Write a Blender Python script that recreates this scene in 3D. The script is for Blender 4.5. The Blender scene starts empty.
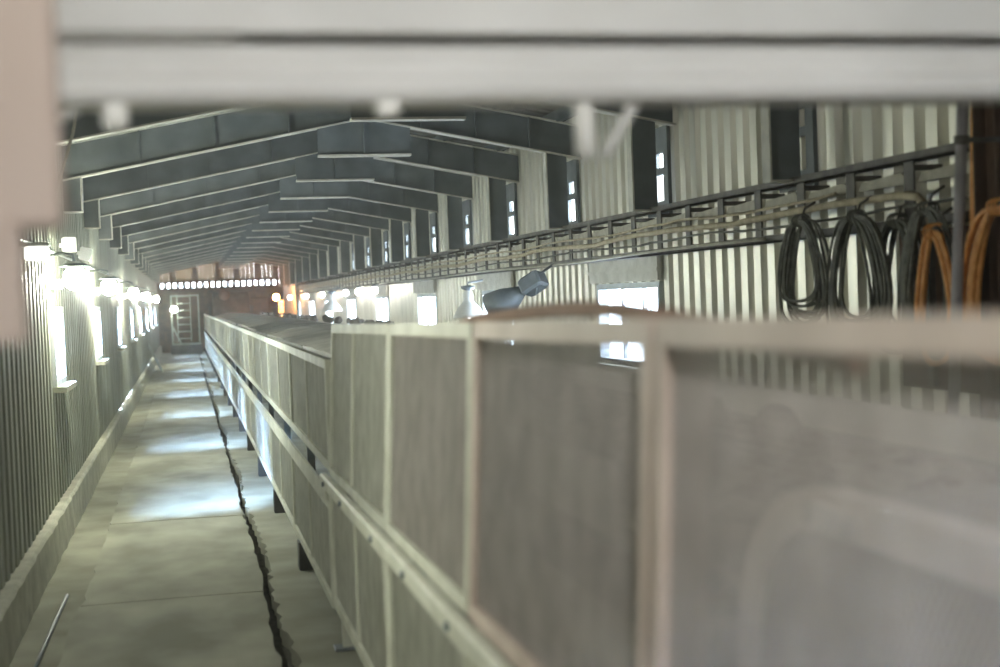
import bpy, math, random
from mathutils import Vector, Matrix
random.seed(7)
S = bpy.context.scene
COL = S.collection
R = math.radians
PI = math.pi

# ---------------------------------------------------------------- materials
def new_mat(name):
    m = bpy.data.materials.new(name); m.use_nodes = True
    nt = m.node_tree
    return m, nt, nt.nodes['Principled BSDF'], nt.nodes['Material Output']

def paint(name, c1, c2, rough=.7, metal=0., scale=6., bump=.1, detail=6., stretch=(1, 1, 1), lo=.35, hi=.7, spec=.3):
    m, nt, p, out = new_mat(name)
    tc = nt.nodes.new('ShaderNodeTexCoord'); mp = nt.nodes.new('ShaderNodeMapping')
    mp.inputs['Scale'].default_value = stretch
    nz = nt.nodes.new('ShaderNodeTexNoise'); nz.inputs['Scale'].default_value = scale; nz.inputs['Detail'].default_value = detail
    cr = nt.nodes.new('ShaderNodeValToRGB')
    cr.color_ramp.elements[0].position = lo; cr.color_ramp.elements[1].position = hi
    cr.color_ramp.elements[0].color = (*c1, 1); cr.color_ramp.elements[1].color = (*c2, 1)
    bp = nt.nodes.new('ShaderNodeBump'); bp.inputs['Strength'].default_value = bump; bp.inputs['Distance'].default_value = .02
    L = nt.links.new
    L(tc.outputs['Object'], mp.inputs['Vector']); L(mp.outputs['Vector'], nz.inputs['Vector'])
    L(nz.outputs['Fac'], cr.inputs['Fac']); L(cr.outputs['Color'], p.inputs['Base Color'])
    L(nz.outputs['Fac'], bp.inputs['Height']); L(bp.outputs['Normal'], p.inputs['Normal'])
    p.inputs['Roughness'].default_value = rough; p.inputs['Metallic'].default_value = metal
    p.inputs['Specular IOR Level'].default_value = spec
    return m

def emit(name, col, strength):
    m, nt, p, out = new_mat(name)
    nt.nodes.remove(p)
    e = nt.nodes.new('ShaderNodeEmission'); e.inputs['Color'].default_value = (*col, 1); e.inputs['Strength'].default_value = strength
    nt.links.new(e.outputs[0], out.inputs['Surface'])
    return m

def glass(name):
    m, nt, p, out = new_mat(name)
    nt.nodes.remove(p)
    t = nt.nodes.new('ShaderNodeBsdfTransparent'); t.inputs['Color'].default_value = (.9, .93, .96, 1)
    g = nt.nodes.new('ShaderNodeBsdfGlossy'); g.inputs['Roughness'].default_value = .15
    mx = nt.nodes.new('ShaderNodeMixShader'); mx.inputs[0].default_value = .06
    L = nt.links.new
    L(t.outputs[0], mx.inputs[1]); L(g.outputs[0], mx.inputs[2]); L(mx.outputs[0], out.inputs['Surface'])
    return m

def translucent(name, c):
    m, nt, p, out = new_mat(name)
    t = nt.nodes.new('ShaderNodeBsdfTranslucent'); t.inputs['Color'].default_value = (*c, 1)
    mx = nt.nodes.new('ShaderNodeMixShader'); mx.inputs[0].default_value = .5
    p.inputs['Base Color'].default_value = (*c, 1); p.inputs['Roughness'].default_value = .6
    L = nt.links.new
    L(p.outputs[0], mx.inputs[1]); L(t.outputs[0], mx.inputs[2]); L(mx.outputs[0], out.inputs['Surface'])
    return m

M = {}
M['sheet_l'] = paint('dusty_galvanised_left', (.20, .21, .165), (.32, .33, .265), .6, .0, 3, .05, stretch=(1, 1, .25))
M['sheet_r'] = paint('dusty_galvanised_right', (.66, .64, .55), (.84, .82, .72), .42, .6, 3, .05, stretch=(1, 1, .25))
M['rust'] = paint('rusty_brown_sheet', (.07, .042, .028), (.15, .085, .05), .8, 0, 4, .1)
M['roof'] = paint('dark_roof_sheet', (.10, .10, .095), (.17, .165, .15), .8, 0, 2, .05)
M['steel'] = paint('blue_grey_steel', (.10, .115, .12), (.17, .19, .195), .55, 0, 3, .06)
M['flange'] = paint('lit_flange_steel', (.44, .43, .37), (.64, .62, .54), .6, 0, 5, .06)  # light caught by the flange edges is put into this colour
M['floor'] = paint('dusty_concrete', (.22, .215, .16), (.36, .35, .275), .9, 0, 1.7, .25, 10)
M['belt_mat'] = paint('dusty_belting', (.22, .215, .165), (.41, .40, .32), .85, 0, 1.8, .12, 9, (1, .6, 1))
M['dirt'] = paint('dark_dirt', (.03, .028, .022), (.07, .065, .05), .95, 0, 9, .4)
M['kerb'] = paint('dusty_kerb_concrete', (.40, .39, .31), (.56, .55, .45), .9, 0, 5, .3)
M['guard'] = paint('cream_green_guard_paint', (.51, .51, .42), (.67, .67, .57), .6, 0, 5, .08)
M['mesh'] = paint('dusty_wire', (.43, .43, .37), (.57, .57, .50), .65, 0, 8, .05)
M['guard_near'] = paint('warm_tinted_guard_paint', (.52, .43, .37), (.64, .54, .47), .6, 0, 5, .08)  # guard paint with the warm light near the viewer put into it
M['mesh_near'] = paint('warm_tinted_wire', (.40, .37, .34), (.52, .485, .45), .6, 0, 8, .05)  # wire colour carries the warm light tint of the near end
M['beam'] = paint('dusty_grey_paint', (.56, .56, .54), (.68, .68, .66), .7, 0, 7, .15, stretch=(.35, 1, 1))
M['post'] = paint('warm_tinted_post', (.38, .31, .265), (.46, .38, .33), .7, 0, 3, .1, stretch=(1, 1, .4))  # warm lamp tint is put into the post colour
M['cable_dark'] = paint('green_black_cable', (.085, .088, .07), (.19, .19, .155), .6, 0, 20, .05)
M['cable_orange'] = paint('orange_cable', (.62, .27, .07), (.82, .42, .14), .6, 0, 20, .05)
M['cable_sand'] = paint('dusty_sand_cable', (.42, .36, .24), (.60, .53, .38), .8, 0, 14, .1)
M['tray'] = paint('dark_tray_steel', (.075, .07, .06), (.15, .14, .12), .6, 0, 8, .08)
M['tray_dust'] = paint('dust_on_tray', (.40, .38, .31), (.54, .52, .43), .9, 0, 12, .2)
M['white'] = paint('white_enamel', (.70, .70, .66), (.82, .82, .78), .4, 0, 5, .03)
M['dark_metal'] = paint('dark_lamp_metal', (.13, .15, .16), (.22, .245, .26), .45, .2, 5, .03)
M['frame'] = paint('window_frame_paint', (.50, .53, .53), (.66, .69, .69), .6, 0, 5, .05)
M['plaster'] = paint('pale_plaster', (.60, .58, .51), (.76, .74, .67), .9, 0, 6, .2)
M['belt'] = paint('grey_rubber_belt', (.20, .19, .175), (.30, .285, .26), .8, 0, 3, .1)
M['casing'] = paint('grey_brown_casing', (.15, .125, .105), (.22, .19, .165), .6, 0, 4, .08)
M['rim'] = paint('pale_casing_rim', (.50, .46, .42), (.62, .57, .52), .6, 0, 5, .05)
M['brown_pipe'] = paint('brown_pipe', (.25, .155, .11), (.34, .22, .16), .7, 0, 8, .08)
M['cover'] = paint('grey_cover_sheet', (.42, .41, .37), (.60, .58, .53), .4, .15, 3, .1)
M['ore'] = paint('crushed_ore', (.12, .11, .10), (.27, .25, .22), .95, 0, 9, .7)
M['pole'] = paint('grey_violet_conduit', (.30, .28, .29), (.40, .37, .38), .5, .1, 5, .05)
M['green_steel'] = paint('grey_green_steel', (.33, .37, .32), (.46, .50, .44), .6, 0, 5, .06)
M['dark'] = paint('dark_machine', (.04, .04, .038), (.09, .088, .08), .7, 0, 4, .08)
M['chrome'] = paint('bright_metal', (.75, .75, .76), (.86, .86, .87), .25, .6, 5, .02)
M['glass'] = glass('dusty_window_glass')
M['translucent'] = translucent('translucent_roof_sheet', (.028, .018, .009))
M['lamp_glow'] = emit('wall_lamp_glow', (.97, 1.0, .82), 370)
M['box_glow'] = emit('soft_box_glow', (1.0, 1.0, .90), 3.0)
M['bell_glow'] = emit('bell_lamp_glow', (1.0, .95, .86), 40)
M['sodium'] = emit('sodium_lamp_glow', (1.0, .34, .07), 420)
M['globe'] = emit('small_globe_glow', (1.0, .96, .90), 45)

# ---------------------------------------------------------------- mesh builder
class MB:
    def __init__(s): s.v = []; s.f = []; s.smooth = []
    def add(s, vs, fs, smooth=False):
        n = len(s.v); s.v += [tuple(v) for v in vs]
        s.f += [tuple(i + n for i in f) for f in fs]; s.smooth += [smooth] * len(fs)
        return s
    def box(s, x0, x1, y0, y1, z0, z1, rot=None, piv=None, c=0.):
        if c > 0:
            return s.cbox(x0, x1, y0, y1, z0, z1, c)
        vs = [Vector((x, y, z)) for x in (x0, x1) for y in (y0, y1) for z in (z0, z1)]
        if rot is not None:
            pv = Vector(piv); vs = [rot @ (v - pv) + pv for v in vs]
        return s.add(vs, [(0, 1, 3, 2), (4, 6, 7, 5), (0, 4, 5, 1), (2, 3, 7, 6), (0, 2, 6, 4), (1, 5, 7, 3)])
    def cbox(s, x0, x1, y0, y1, z0, z1, c):   # bevelled box: octagonal section in XY with chamfered ends
        def ring(z, i):
            return [(x0 + i + c, y0 + i, z), (x1 - i - c, y0 + i, z), (x1 - i, y0 + i + c, z), (x1 - i, y1 - i - c, z),
                    (x1 - i - c, y1 - i, z), (x0 + i + c, y1 - i, z), (x0 + i, y1 - i - c, z), (x0 + i, y0 + i + c, z)]
        return s.loft([ring(z0, c), ring(z0 + c, 0), ring(z1 - c, 0), ring(z1, c)], True)
    def loft(s, rings, caps=True, smooth=False, closed=True):
        n = len(rings[0]); vs = [v for r in rings for v in r]; fs = []
        for k in range(len(rings) - 1):
            for i in range(n if closed else n - 1):
                j = (i + 1) % n
                fs.append((k * n + i, k * n + j, (k + 1) * n + j, (k + 1) * n + i))
        s.add(vs, fs, smooth)
        if caps:
            m = len(s.v) - len(vs)
            s.f.append(tuple(m + i for i in reversed(range(n)))); s.smooth.append(False)
            s.f.append(tuple(m + (len(rings) - 1) * n + i for i in range(n))); s.smooth.append(False)
        return s
    def tube(s, pts, r, n=8, caps=True, closed=False):
        pts = [Vector(p) for p in pts]; rings = []; up = None
        for i, p in enumerate(pts):
            a = pts[i - 1] if (i > 0 or closed) else p
            b = pts[(i + 1) % len(pts)] if (i < len(pts) - 1 or closed) else p
            t = (b - a).normalized()
            if up is None:
                up = Vector((0, 0, 1)) if abs(t.z) < .9 else Vector((1, 0, 0))
            u = (up - t * up.dot(t)).normalized(); w = t.cross(u); up = u
            rr = r[i] if isinstance(r, (list, tuple)) else r
            rings.append([p + (u * math.cos(2 * PI * k / n) + w * math.sin(2 * PI * k / n)) * rr for k in range(n)])
        if closed: rings.append(rings[0])
        return s.loft(rings, caps and not closed, True)
    def lathe(s, prof, c, axis='z', n=24):     # prof: (radius, height)
        rings = []
        for (r, h) in prof:
            ring = []
            for k in range(n):
                a = 2 * PI * k / n; x, y = r * math.cos(a), r * math.sin(a)
                v = {'z': (x, y, h), 'x': (h, x, y), 'y': (x, h, y)}[axis]
                ring.append((c[0] + v[0], c[1] + v[1], c[2] + v[2]))
            rings.append(ring)
        return s.loft(rings, False, True)
    def prism_y(s, poly, y0, y1):              # poly of (x, z)
        return s.loft([[(x, y0, z) for x, z in poly], [(x, y1, z) for x, z in poly]], True)
    def prism_x(s, poly, x0, x1):              # poly of (y, z)
        return s.loft([[(x0, y, z) for y, z in poly], [(x1, y, z) for y, z in poly]], True)
    def build(s, name, mat, parent=None, loc=None):
        me = bpy.data.meshes.new(name); me.from_pydata(s.v, [], s.f)
        me.polygons.foreach_set('use_smooth', s.smooth); me.materials.append(mat); me.update()
        import bmesh
        bm = bmesh.new(); bm.from_mesh(me); bmesh.ops.recalc_face_normals(bm, faces=bm.faces); bm.to_mesh(me); bm.free()
        o = bpy.data.objects.new(name, me); COL.objects.link(o)
        if parent: o.parent = parent
        if loc: o.location = loc
        return o

def tag(o, label=None, cat=None, group=None, kind=None):
    if label: o['label'] = label
    if cat: o['category'] = cat
    if group: o['group'] = group
    if kind: o['kind'] = kind
    return o
def empty(name, loc, label, cat, group=None, rot=None, kind=None):
    o = bpy.data.objects.new(name, None); COL.objects.link(o); o.location = loc; o.empty_display_size = .1
    if rot: o.rotation_euler = rot
    return tag(o, label, cat, group, kind)
def dup(root, loc, label, rot=None):
    r = root.copy(); COL.objects.link(r); r.location = loc; r['label'] = label
    if rot: r.rotation_euler = rot
    for ch in list(root.children):
        c = ch.copy(); COL.objects.link(c); c.parent = r
        for g in ch.children:
            d = g.copy(); COL.objects.link(d); d.parent = c
    return r
ORD = ['first', 'second', 'third', 'fourth', 'fifth', 'sixth', 'seventh', 'eighth', 'ninth', 'tenth', 'eleventh', 'twelfth',
       'thirteenth', 'fourteenth', 'fifteenth', 'sixteenth', 'seventeenth', 'eighteenth', 'nineteenth', 'twentieth', 'twenty-first', 'twenty-second']

# ---------------------------------------------------------------- dimensions
XL, XR, YB, YE = -1.07, 4.0, -4.5, 58.0
RX = 1.78                                   # ridge line
BAY, F0 = 2.72, 13.6
FR = [F0 + BAY * k for k in range(-4, 16)]  # frames
def zb(x):                                  # underside of the rafters
    return 3.61 - .193 * abs(x - RX)
RD = .34                                    # rafter depth
def zroof(x): return zb(x) + RD + .12

WL = [(12.25 + 5.44 * k, .45, 1.24, 1.88) for k in range(0, 8)]
WR = [(12.25 + 5.44 * k, .92, 1.15, 1.90) for k in range(0, 8)]

# ---------------------------------------------------------------- corrugated sheets
def corrugated(name, X, inward, y0, y1, z0, zt, holes, mat, label, pitch=.24, d=.05):
    prof = []; y = y0; k = 0
    while y < y1 - 1e-6:
        for dy, dx in ((0, d), (.12, d), (.145, 0), (.215, 0)):
            prof.append((min(y + dy, y1), dx))
        y += pitch
    prof.append((y1, d))
    cuts = sorted({c for h in holes for c in h[:2]})
    pts = []
    for i in range(len(prof) - 1):
        a, b = prof[i], prof[i + 1]; pts.append(a)
        for c in cuts:
            if a[0] + 1e-4 < c < b[0] - 1e-4:
                t = (c - a[0]) / (b[0] - a[0]); pts.append((c, a[1] + t * (b[1] - a[1])))
    pts.append(prof[-1])
    mb = MB()
    for i in range(len(pts) - 1):
        (ya, da), (yb_, db) = pts[i], pts[i + 1]
        if yb_ - ya < 1e-5: continue
        m = (ya + yb_) / 2; spans = [(z0, zt)]
        for (ha, hb, hz0, hz1) in holes:
            if ha < m < hb:
                ns = []
                for (p, q) in spans:
                    if hz0 > p: ns.append((p, min(q, hz0)))
                    if hz1 < q: ns.append((max(p, hz1), q))
                spans = [s_ for s_ in ns if s_[1] - s_[0] > 1e-4]
        for (p, q) in spans:
            xa, xb = X + inward * da, X + inward * db
            mb.add([(xa, ya, p), (xb, yb_, p), (xb, yb_, q), (xa, ya, q)], [(0, 1, 2, 3)])
    o = mb.build(name, mat); tag(o, label, 'wall', kind='structure'); return o

hl = [(c - w, c + w, a, b) for c, w, a, b in WL]
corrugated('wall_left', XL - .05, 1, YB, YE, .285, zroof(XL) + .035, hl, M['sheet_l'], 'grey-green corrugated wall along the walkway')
hr = [(c - w, c + w, a, b) for c, w, a, b in WR]
slits = []
for y in FR:
    if y < 10: continue
    slits.append((y + .15, y + .40, 2.58, 2.80))
    slits.append((y + .16, y + .34, 2.86, 2.98))
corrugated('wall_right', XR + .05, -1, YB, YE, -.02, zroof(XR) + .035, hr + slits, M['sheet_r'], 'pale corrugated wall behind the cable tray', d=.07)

# end wall: brown sheet, a strip of daylight holes, translucent sheets above
mb = MB()
mb.prism_y([(XL, 0), (XR, 0), (XR, 2.62), (XL, 2.62)], YE, YE + .06)
x = XL
for k in range(40):
    x0 = XL + .25 * k
    if x0 > XR: break
    mb.box(x0, min(x0 + .145, XR), YE, YE + .06, 2.62, 2.80)
mb.prism_y([(XL, 2.80), (XR, 2.80), (XR, 2.95), (XL, 2.95)], YE, YE + .06)
for xs in (-.55, .35, 1.25, 1.98, 2.85, 3.6):
    mb.box(xs, xs + .22, YE - .06, YE + .06, 2.9, zroof(xs) - .1)
mb.prism_y([(XL, 3.40), (RX, 3.86), (XR, 3.42), (XR, 3.7), (RX, 4.1), (XL, 3.55)], YE, YE + .06)
o = mb.build('wall_end', M['rust']); tag(o, 'rusty brown end wall with a row of daylight holes', 'wall', kind='structure')
mb = MB(); n = 60
for i in range(n):
    xa = XL + (XR - XL) * i / n; xb = XL + (XR - XL) * (i + 1) / n; d = .03 if i % 2 else 0
    mb.add([(xa, YE + .03 + d, 2.9), (xb, YE + .03 + d, 2.9), (xb, YE + .03 + d, zroof(xb)), (xa, YE + .03 + d, zroof(xa))], [(0, 1, 2, 3)])
o = mb.build('window_30', M['translucent']); tag(o, 'orange translucent sheets above the row of daylight holes', 'window', kind='structure')

# back wall behind the viewer with a wide gateway
mb = MB(); mb.prism_y([(XL, 0), (XR, 0), (XR, 3.55), (RX, 3.95), (XL, 3.4)], YB - .06, YB)
o = mb.build('wall_back', M['rust']); tag(o, 'brown back wall behind the viewer', 'wall', kind='structure')

# roof
mb = MB()
for sgn, xe in ((-1, XL - .30), (1, XR + .30)):
    y = YB; pts = []
    while y < YE + .1:
        pts += [(y, 0), (y + .11, 0), (y + .14, .04), (y + .21, .04)]; y += .24
    for i in range(len(pts) - 1):
        (ya, da), (yb_, db) = pts[i], pts[i + 1]
        mb.add([(RX, ya, zroof(RX) + da), (RX, yb_, zroof(RX) + db), (xe, yb_, zroof(xe) + db), (xe, ya, zroof(xe) + da)], [(0, 1, 2, 3)])
o = mb.build('ceiling', M['roof']); tag(o, 'dark corrugated pitched roof sheets', 'ceiling', kind='structure')
PX = [-.95, -.3, .4, 1.1, 1.6, 1.96, 2.5, 3.1, 3.75]
for i, px in enumerate(PX):
    mb = MB(); zt = zroof(px)
    mb.box(px - .03, px + .03, YB, YE, zt - .125, zt - .115); mb.box(px - .03, px - .022, YB, YE, zt - .12, zt - .008); mb.box(px - .03, px + .03, YB, YE, zt - .014, zt - .006)
    o = mb.build('trim_%d' % (i + 1), M['steel']); tag(o, '%s roof purlin counting from the lamp side wall' % ORD[i], 'purlin', kind='structure')

# floor
GR0, GR1 = .42, .49
mb = MB(); mb.box(XL - .2, XR + .1, YB, YE, -.30, -.09)
o = mb.build('floor', M['dirt']); tag(o, 'dark dirt under the floor slabs', 'floor', kind='structure')
def ragged_slab(x0f, x1f, z0, z1, y0, y1, step):
    mb = MB(); y = y0; rings = []
    while y <= y1 + step:
        a, b = x0f(y), x1f(y); rings.append([(a, y, z0), (b, y, z0), (b, y, z1), (a, y, z1)]); y += step
    return mb.loft(rings, True)
rj = random.Random(3)
jit = [rj.choice((-1, 1)) * rj.uniform(.2, 1) for _ in range(1200)]
o = ragged_slab(lambda y: XL - .2, lambda y: GR0 - .04, -.1, 0, YB, YE, 2).build('floor_slab', M['floor']); tag(o, 'dusty concrete floor strip under the walkway', 'floor', kind='structure')
o = ragged_slab(lambda y: GR1 + .022 * jit[int(y * 9) % 1200] + .02 * math.sin(y * 1.3), lambda y: XR + .1, -.1, .0, YB, YE, .11).build('floor_slab', M['floor'])
tag(o, 'dusty concrete floor under the conveyor', 'floor', kind='structure')

# kerb along the left wall
mb = MB(); y = YB; rings = []; rk = random.Random(5)
while y < YE + .2:
    t = (.262 if (22 < y < 28 or 31 < y < 44 or 8.4 < y < 9.0) and rk.random() < .42 else .296) + rk.uniform(-.006, .006); e = XL + .075 + rk.uniform(-.008, .008)
    rings.append([(XL - .12, y, 0), (e + .01, y, 0), (e, y, t - .02), (e - .02, y, t), (XL - .12, y, t)]); y += .14
mb.loft(rings, True)
o = mb.build('baseboard_left', M['kerb']); tag(o, 'pale dusty kerb at the foot of the lamp side wall', 'kerb', kind='structure')

# walkway belting laid in lengths
JY = [-2.0, 5.2, 8.9, 12.2, 19.6, 28.0, 39.0, 54.4]
DESC = ['nearest length of grey walkway belting under the viewer', 'length of walkway belting in front of the near cross seam',
        'short length of walkway belting between the two near seams', 'length of walkway belting just beyond the second seam',
        'bluish lit length of walkway belting midway to the end', 'far length of walkway belting beside the lower guards',
        'last length of walkway belting, before the dark end machinery']
for i in range(len(JY) - 1):
    a, b = JY[i] + .012, JY[i + 1] - .012
    n = max(2, int((b - a) / .16)); rings = []; rr = random.Random(20 + i)
    off = rr.uniform(-.015, .015)
    for k in range(n + 1):
        y = a + (b - a) * k / n
        l = -.715 + off + rr.uniform(-.010, .010); r_ = .405 + off + rr.uniform(-.014, .014)
        lift = .006 * math.sin(y * 2.1 + i) if 0 < k < n else .004
        rings.append([(l, y, .001), (r_, y, .001), (r_, y, .022 + lift), ((l + r_) / 2, y, .026 + lift), (l, y, .022 + lift)])
    o = MB().loft(rings, True).build('walkway_belting', M['belt_mat'])
    tag(o, DESC[i], 'walkway', 'lengths of belting laid as a walkway')

# ---------------------------------------------------------------- windows
def window(idx, X, side, c, w, za, zb_, panes, label, lintel=False):
    # side -1: left wall (outside is -x), +1: right wall
    root = empty('window_%d' % idx, (X, c, za), label, 'window', kind='structure')
    def bx(mb, xa, xb, *r): 
        xa, xb = sorted((xa * side, xb * side)); mb.box(xa, xb, *r)
    mb = MB(); t = .045; H = zb_ - za; d0, d1 = -.03, .07
    bx(mb, d0, d1, -w - .01, -w + t, -.01, H + .01); bx(mb, d0, d1, w - t, w + .01, -.01, H + .01)
    bx(mb, d0, d1, -w + t, w - t, -.01, t); bx(mb, d0, d1, -w + t, w - t, H - t, H + .01)
    for k in range(1, panes):
        y = -w + 2 * w * k / panes; bx(mb, .03, .065, y - .022, y + .022, t, H - t)
    mb.build('window_frame', M['frame'], root)
    for k in range(panes):
        mb = MB(); y0 = -w + 2 * w * k / panes; y1 = -w + 2 * w * (k + 1) / panes
        bx(mb, .046, .052, y0 + .02, y1 - .02, t * .6, H - t * .6); mb.build('pane', M['glass'], root)
    mb = MB(); bx(mb, -.11, .0, -w - .04, w + .04, -.05, -.005); mb.build('window_sill', M['kerb'], root)
    if lintel:
        mb = MB(); bx(mb, -.075, -.045, -w - .10, w + .10, H + .02, H + .23); bx(mb, -.09, -.04, -w - .12, w + .12, H + .10, H + .13)
        mb.build('lintel', M['plaster'], root)
for i, (c, w, a, b) in enumerate(WL):
    window(i + 1, XL, -1, c, w, a, b, 1, '%s small window from the viewer in the lamp side wall' % ORD[i])
for i, (c, w, a, b) in enumerate(WR):
    window(i + 12, XR, 1, c, w, a, b, 3, '%s three-pane window from the viewer under the cable tray' % ORD[i], True)

# ---------------------------------------------------------------- roof frames
def make_frame(label):
    root = empty('roof_frame', (0, 0, 0), label, 'roof frame', 'steel roof frames')
    def rafter(x0, x1):
        mb = MB()
        mb.prism_y([(x0, zb(x0) + .012), (x1, zb(x1) + .012), (x1, zb(x1) + RD - .012), (x0, zb(x0) + RD - .012)], -.006, .006)
        for xs in (.25, .5, .75):
            xm = x0 + (x1 - x0) * xs; mb.box(xm - .006, xm + .006, -.05, .05, zb(xm) + .012, zb(xm) + RD - .012)
        o = mb.build('rafter', M['steel'], root)
        mb = MB()
        for dz in (0, RD - .014):
            mb.prism_y([(x0, zb(x0) + dz), (x1, zb(x1) + dz), (x1, zb(x1) + dz + .014), (x0, zb(x0) + dz + .014)], -.065, .065)
        tag(mb.build('flange', M['flange'], o), 'pale flange, lit tone in its colour')
    rafter(XL + .01, RX - .02); rafter(RX + .02, XR - .01)
    mb = MB(); hx = .455
    mb.box(RX - hx, RX + hx, -.022, -.010, 3.27, 3.66); mb.box(RX - hx, RX + hx, .010, .022, 3.27, 3.66)
    o = mb.build('ridge_plate', M['steel'], root)
    mb = MB(); mb.box(RX - hx, RX + hx, -.06, .06, 3.25, 3.27)
    tag(mb.build('flange', M['flange'], o), 'pale flange, lit tone in its colour')
    mb = MB(); mb.box(RX - .008, RX + .008, -.055, -.022, 3.27, 3.66); mb.build('stiffener', M['steel'], o)
    for xw, s in ((XL + .005, 1), (XR - .005, -1)):
        mb = MB(); xi = xw + s * (.385 if s < 0 else .16); zl = 2.50 if s < 0 else 2.78; xg = xw + s * (.17 if s < 0 else .0); zt = zb(xi) + .012
        mb.prism_y([(xg, zl), (xi, zl), (xi, zt), (xg, zb(xg) + .012)], -.008, .008)
        o = mb.build('haunch', M['steel'], root)
        mb = MB(); mb.box(min(xi, xi + s * .014), max(xi, xi + s * .014), -.06, .06, zl - .01, zb(xi)); mb.box(min(xg, xi), max(xg, xi), -.06, .06, zl - .014, zl)
        tag(mb.build('flange', M['flange'], o), 'pale flange, lit tone in its colour')
        if s < 0:
            mb = MB(); x0, x1 = XR - .06, XR - .03
            for (ya, yb_, za, zc) in ((.04, .15, 2.46, 3.2), (.40, .58, 2.46, 3.2), (.15, .40, 2.46, 2.58), (.15, .40, 2.80, 2.86), (.15, .40, 2.98, 3.2), (.34, .40, 2.86, 2.98)):
                mb.box(x0, x1, ya, yb_, za, zc)
            mb.build('side_plate', M['steel'], root)
    return root
fr0 = make_frame('x')
for i, y in enumerate(FR):
    lab = '%s blue-grey steel roof frame counting from the pale crossbeam overhead' % ORD[i]
    if i == 0: fr0.location = (0, y, 0); fr0['label'] = lab
    else: dup(fr0, (0, y, 0), lab)

# ---------------------------------------------------------------- guards
def clip(p, d, w, H):
    t0, t1 = -1e9, 1e9
    for pc, dc, hi in ((p[0], d[0], w), (p[1], d[1], H)):
        a, b = (0 - pc) / dc, (hi - pc) / dc
        if a > b: a, b = b, a
        t0, t1 = max(t0, a), min(t1, b)
    return (t0, t1) if t1 - t0 > .004 else None
def infill(w, H, y0, z0, pitch=.0135, bw=.0036, ang=58):
    mb = MB()
    for s in (1, -1):
        a = R(ang) * s; d = (math.cos(a), math.sin(a)); nrm = (-d[1], d[0]); L = math.hypot(w, H)
        k = -int(L / pitch) - 1; off = .0006 * s
        for j in range(k, -k + 1):
            p = (w / 2 + nrm[0] * j * pitch, H / 2 + nrm[1] * j * pitch); c = clip(p, d, w, H)
            if not c: continue
            vs = []
            for t in c:
                for q, xx in ((-bw / 2, -.0012 + off), (bw / 2, -.0012 + off), (bw / 2, .0012 + off), (-bw / 2, .0012 + off)):
                    vs.append((xx, y0 + p[0] + d[0] * t + nrm[0] * q, z0 + p[1] + d[1] * t + nrm[1] * q))
            mb.add(vs, [(0, 1, 5, 4), (1, 2, 6, 5), (2, 3, 7, 6), (3, 0, 4, 7)])
    return mb
def guard_panel(name, w, H, label, group, stiles, mfr, mme, rail=.05, pitch=.0135, bw=.0036, rail_top=None):
    root = empty(name, (0, 0, 0), label, 'guard', group)
    rt = rail_top or rail
    mb = MB(); g = .006
    mb.cbox(-.018, .018, g, g + rail, 0, H, .004); mb.cbox(-.018, .018, w - g - rail, w - g, 0, H, .004)
    for s in stiles: mb.cbox(-.014, .014, s - .018, s + .018, .02, H - .02, .004)
    mb.box(-.018, .018, g + rail, w - g - rail, 0, rail); mb.box(-.018, .018, g + rail, w - g - rail, H - rt, H)
    mb.build('panel_frame', mfr, root)
    infill(w - 2 * g - 2 * rail, H - rail - rt, g + rail, rail, pitch, bw).build('wire_mesh', mme, root)
    return root
GX = .72
up0 = lo0 = None
y = 7.42; i = 0
while y + BAY < 57:
    la = '%s waist-high mesh guard panel beyond the tall near guard, upper tier' % ORD[i]
    lb = '%s low mesh guard panel beyond the tall near guard, floor tier' % ORD[i]
    if up0 is None:
        up0 = guard_panel('mesh_guard', BAY, .60, la, 'upper guard panels along the conveyor', [BAY / 2], M['guard'], M['mesh'], .05)
        lo0 = guard_panel('mesh_guard', BAY, .58, lb, 'lower guard panels along the conveyor', [BAY / 2], M['guard'], M['mesh'], .045)
        up0.location = (GX + .01, y, .94); lo0.location = (GX, y, .20)
        MB().cbox(-.03, .10, 2.18, 2.32, -.20, .0, .006).build('foot', M['dark'], lo0)
    else:
        dup(up0, (GX + .01, y, .94), la); dup(lo0, (GX, y, .20), lb)
    y += BAY; i += 1
NG = i; GY1 = y
# near tall guard
LEAN = .058
def znear(y): return -.0145 * (y - 7.42)
near = [(5.27, 7.40, 'tall mesh guard panel adjoining the lower far guards', M['guard'], M['mesh'], [1.19], 'tall guard panels'),
        (3.68, 5.25, 'tall mesh guard panel between the greenish post and the grey post', M['guard'], M['mesh_near'], [], 'tall guard panels'),
        (2.19, 3.66, 'tall grey mesh guard panel under the arched brown pipe', M['guard_near'], M['mesh_near'], [], 'tall guard panels'),
        (.55, 2.17, 'tall mesh guard panel nearest the viewer, pinkish rails, in front of the drum casing', M['guard_near'], M['mesh_near'], [], 'tall guard panels')]
for (a, b, lab, mf, mm, st, grp) in near:
    g = guard_panel('mesh_guard', b - a, .80, lab, grp, st, mf, mm, .045, .0135, .0032 if a > 3.67 else .0020)
    g.location = (GX + .006, a, .925 + znear(a)); g.rotation_euler = (-.0145, LEAN, 0)
lows = [(5.27, 7.40, 'low mesh guard panel under the first tall panel', [1.06]), (3.68, 5.25, 'low mesh guard panel under the second tall panel', []), (2.0, 3.66, 'low mesh guard panel under the grey tall panel', []), (.4, 1.98, 'low mesh guard panel nearest the viewer', [])]
for a, b, lab, st in lows:
    g = guard_panel('mesh_guard', b - a, .66, lab, 'low near guard panels', st, M['guard'], M['mesh'], .05); g.location = (GX, a, .20 + znear(a))
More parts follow.
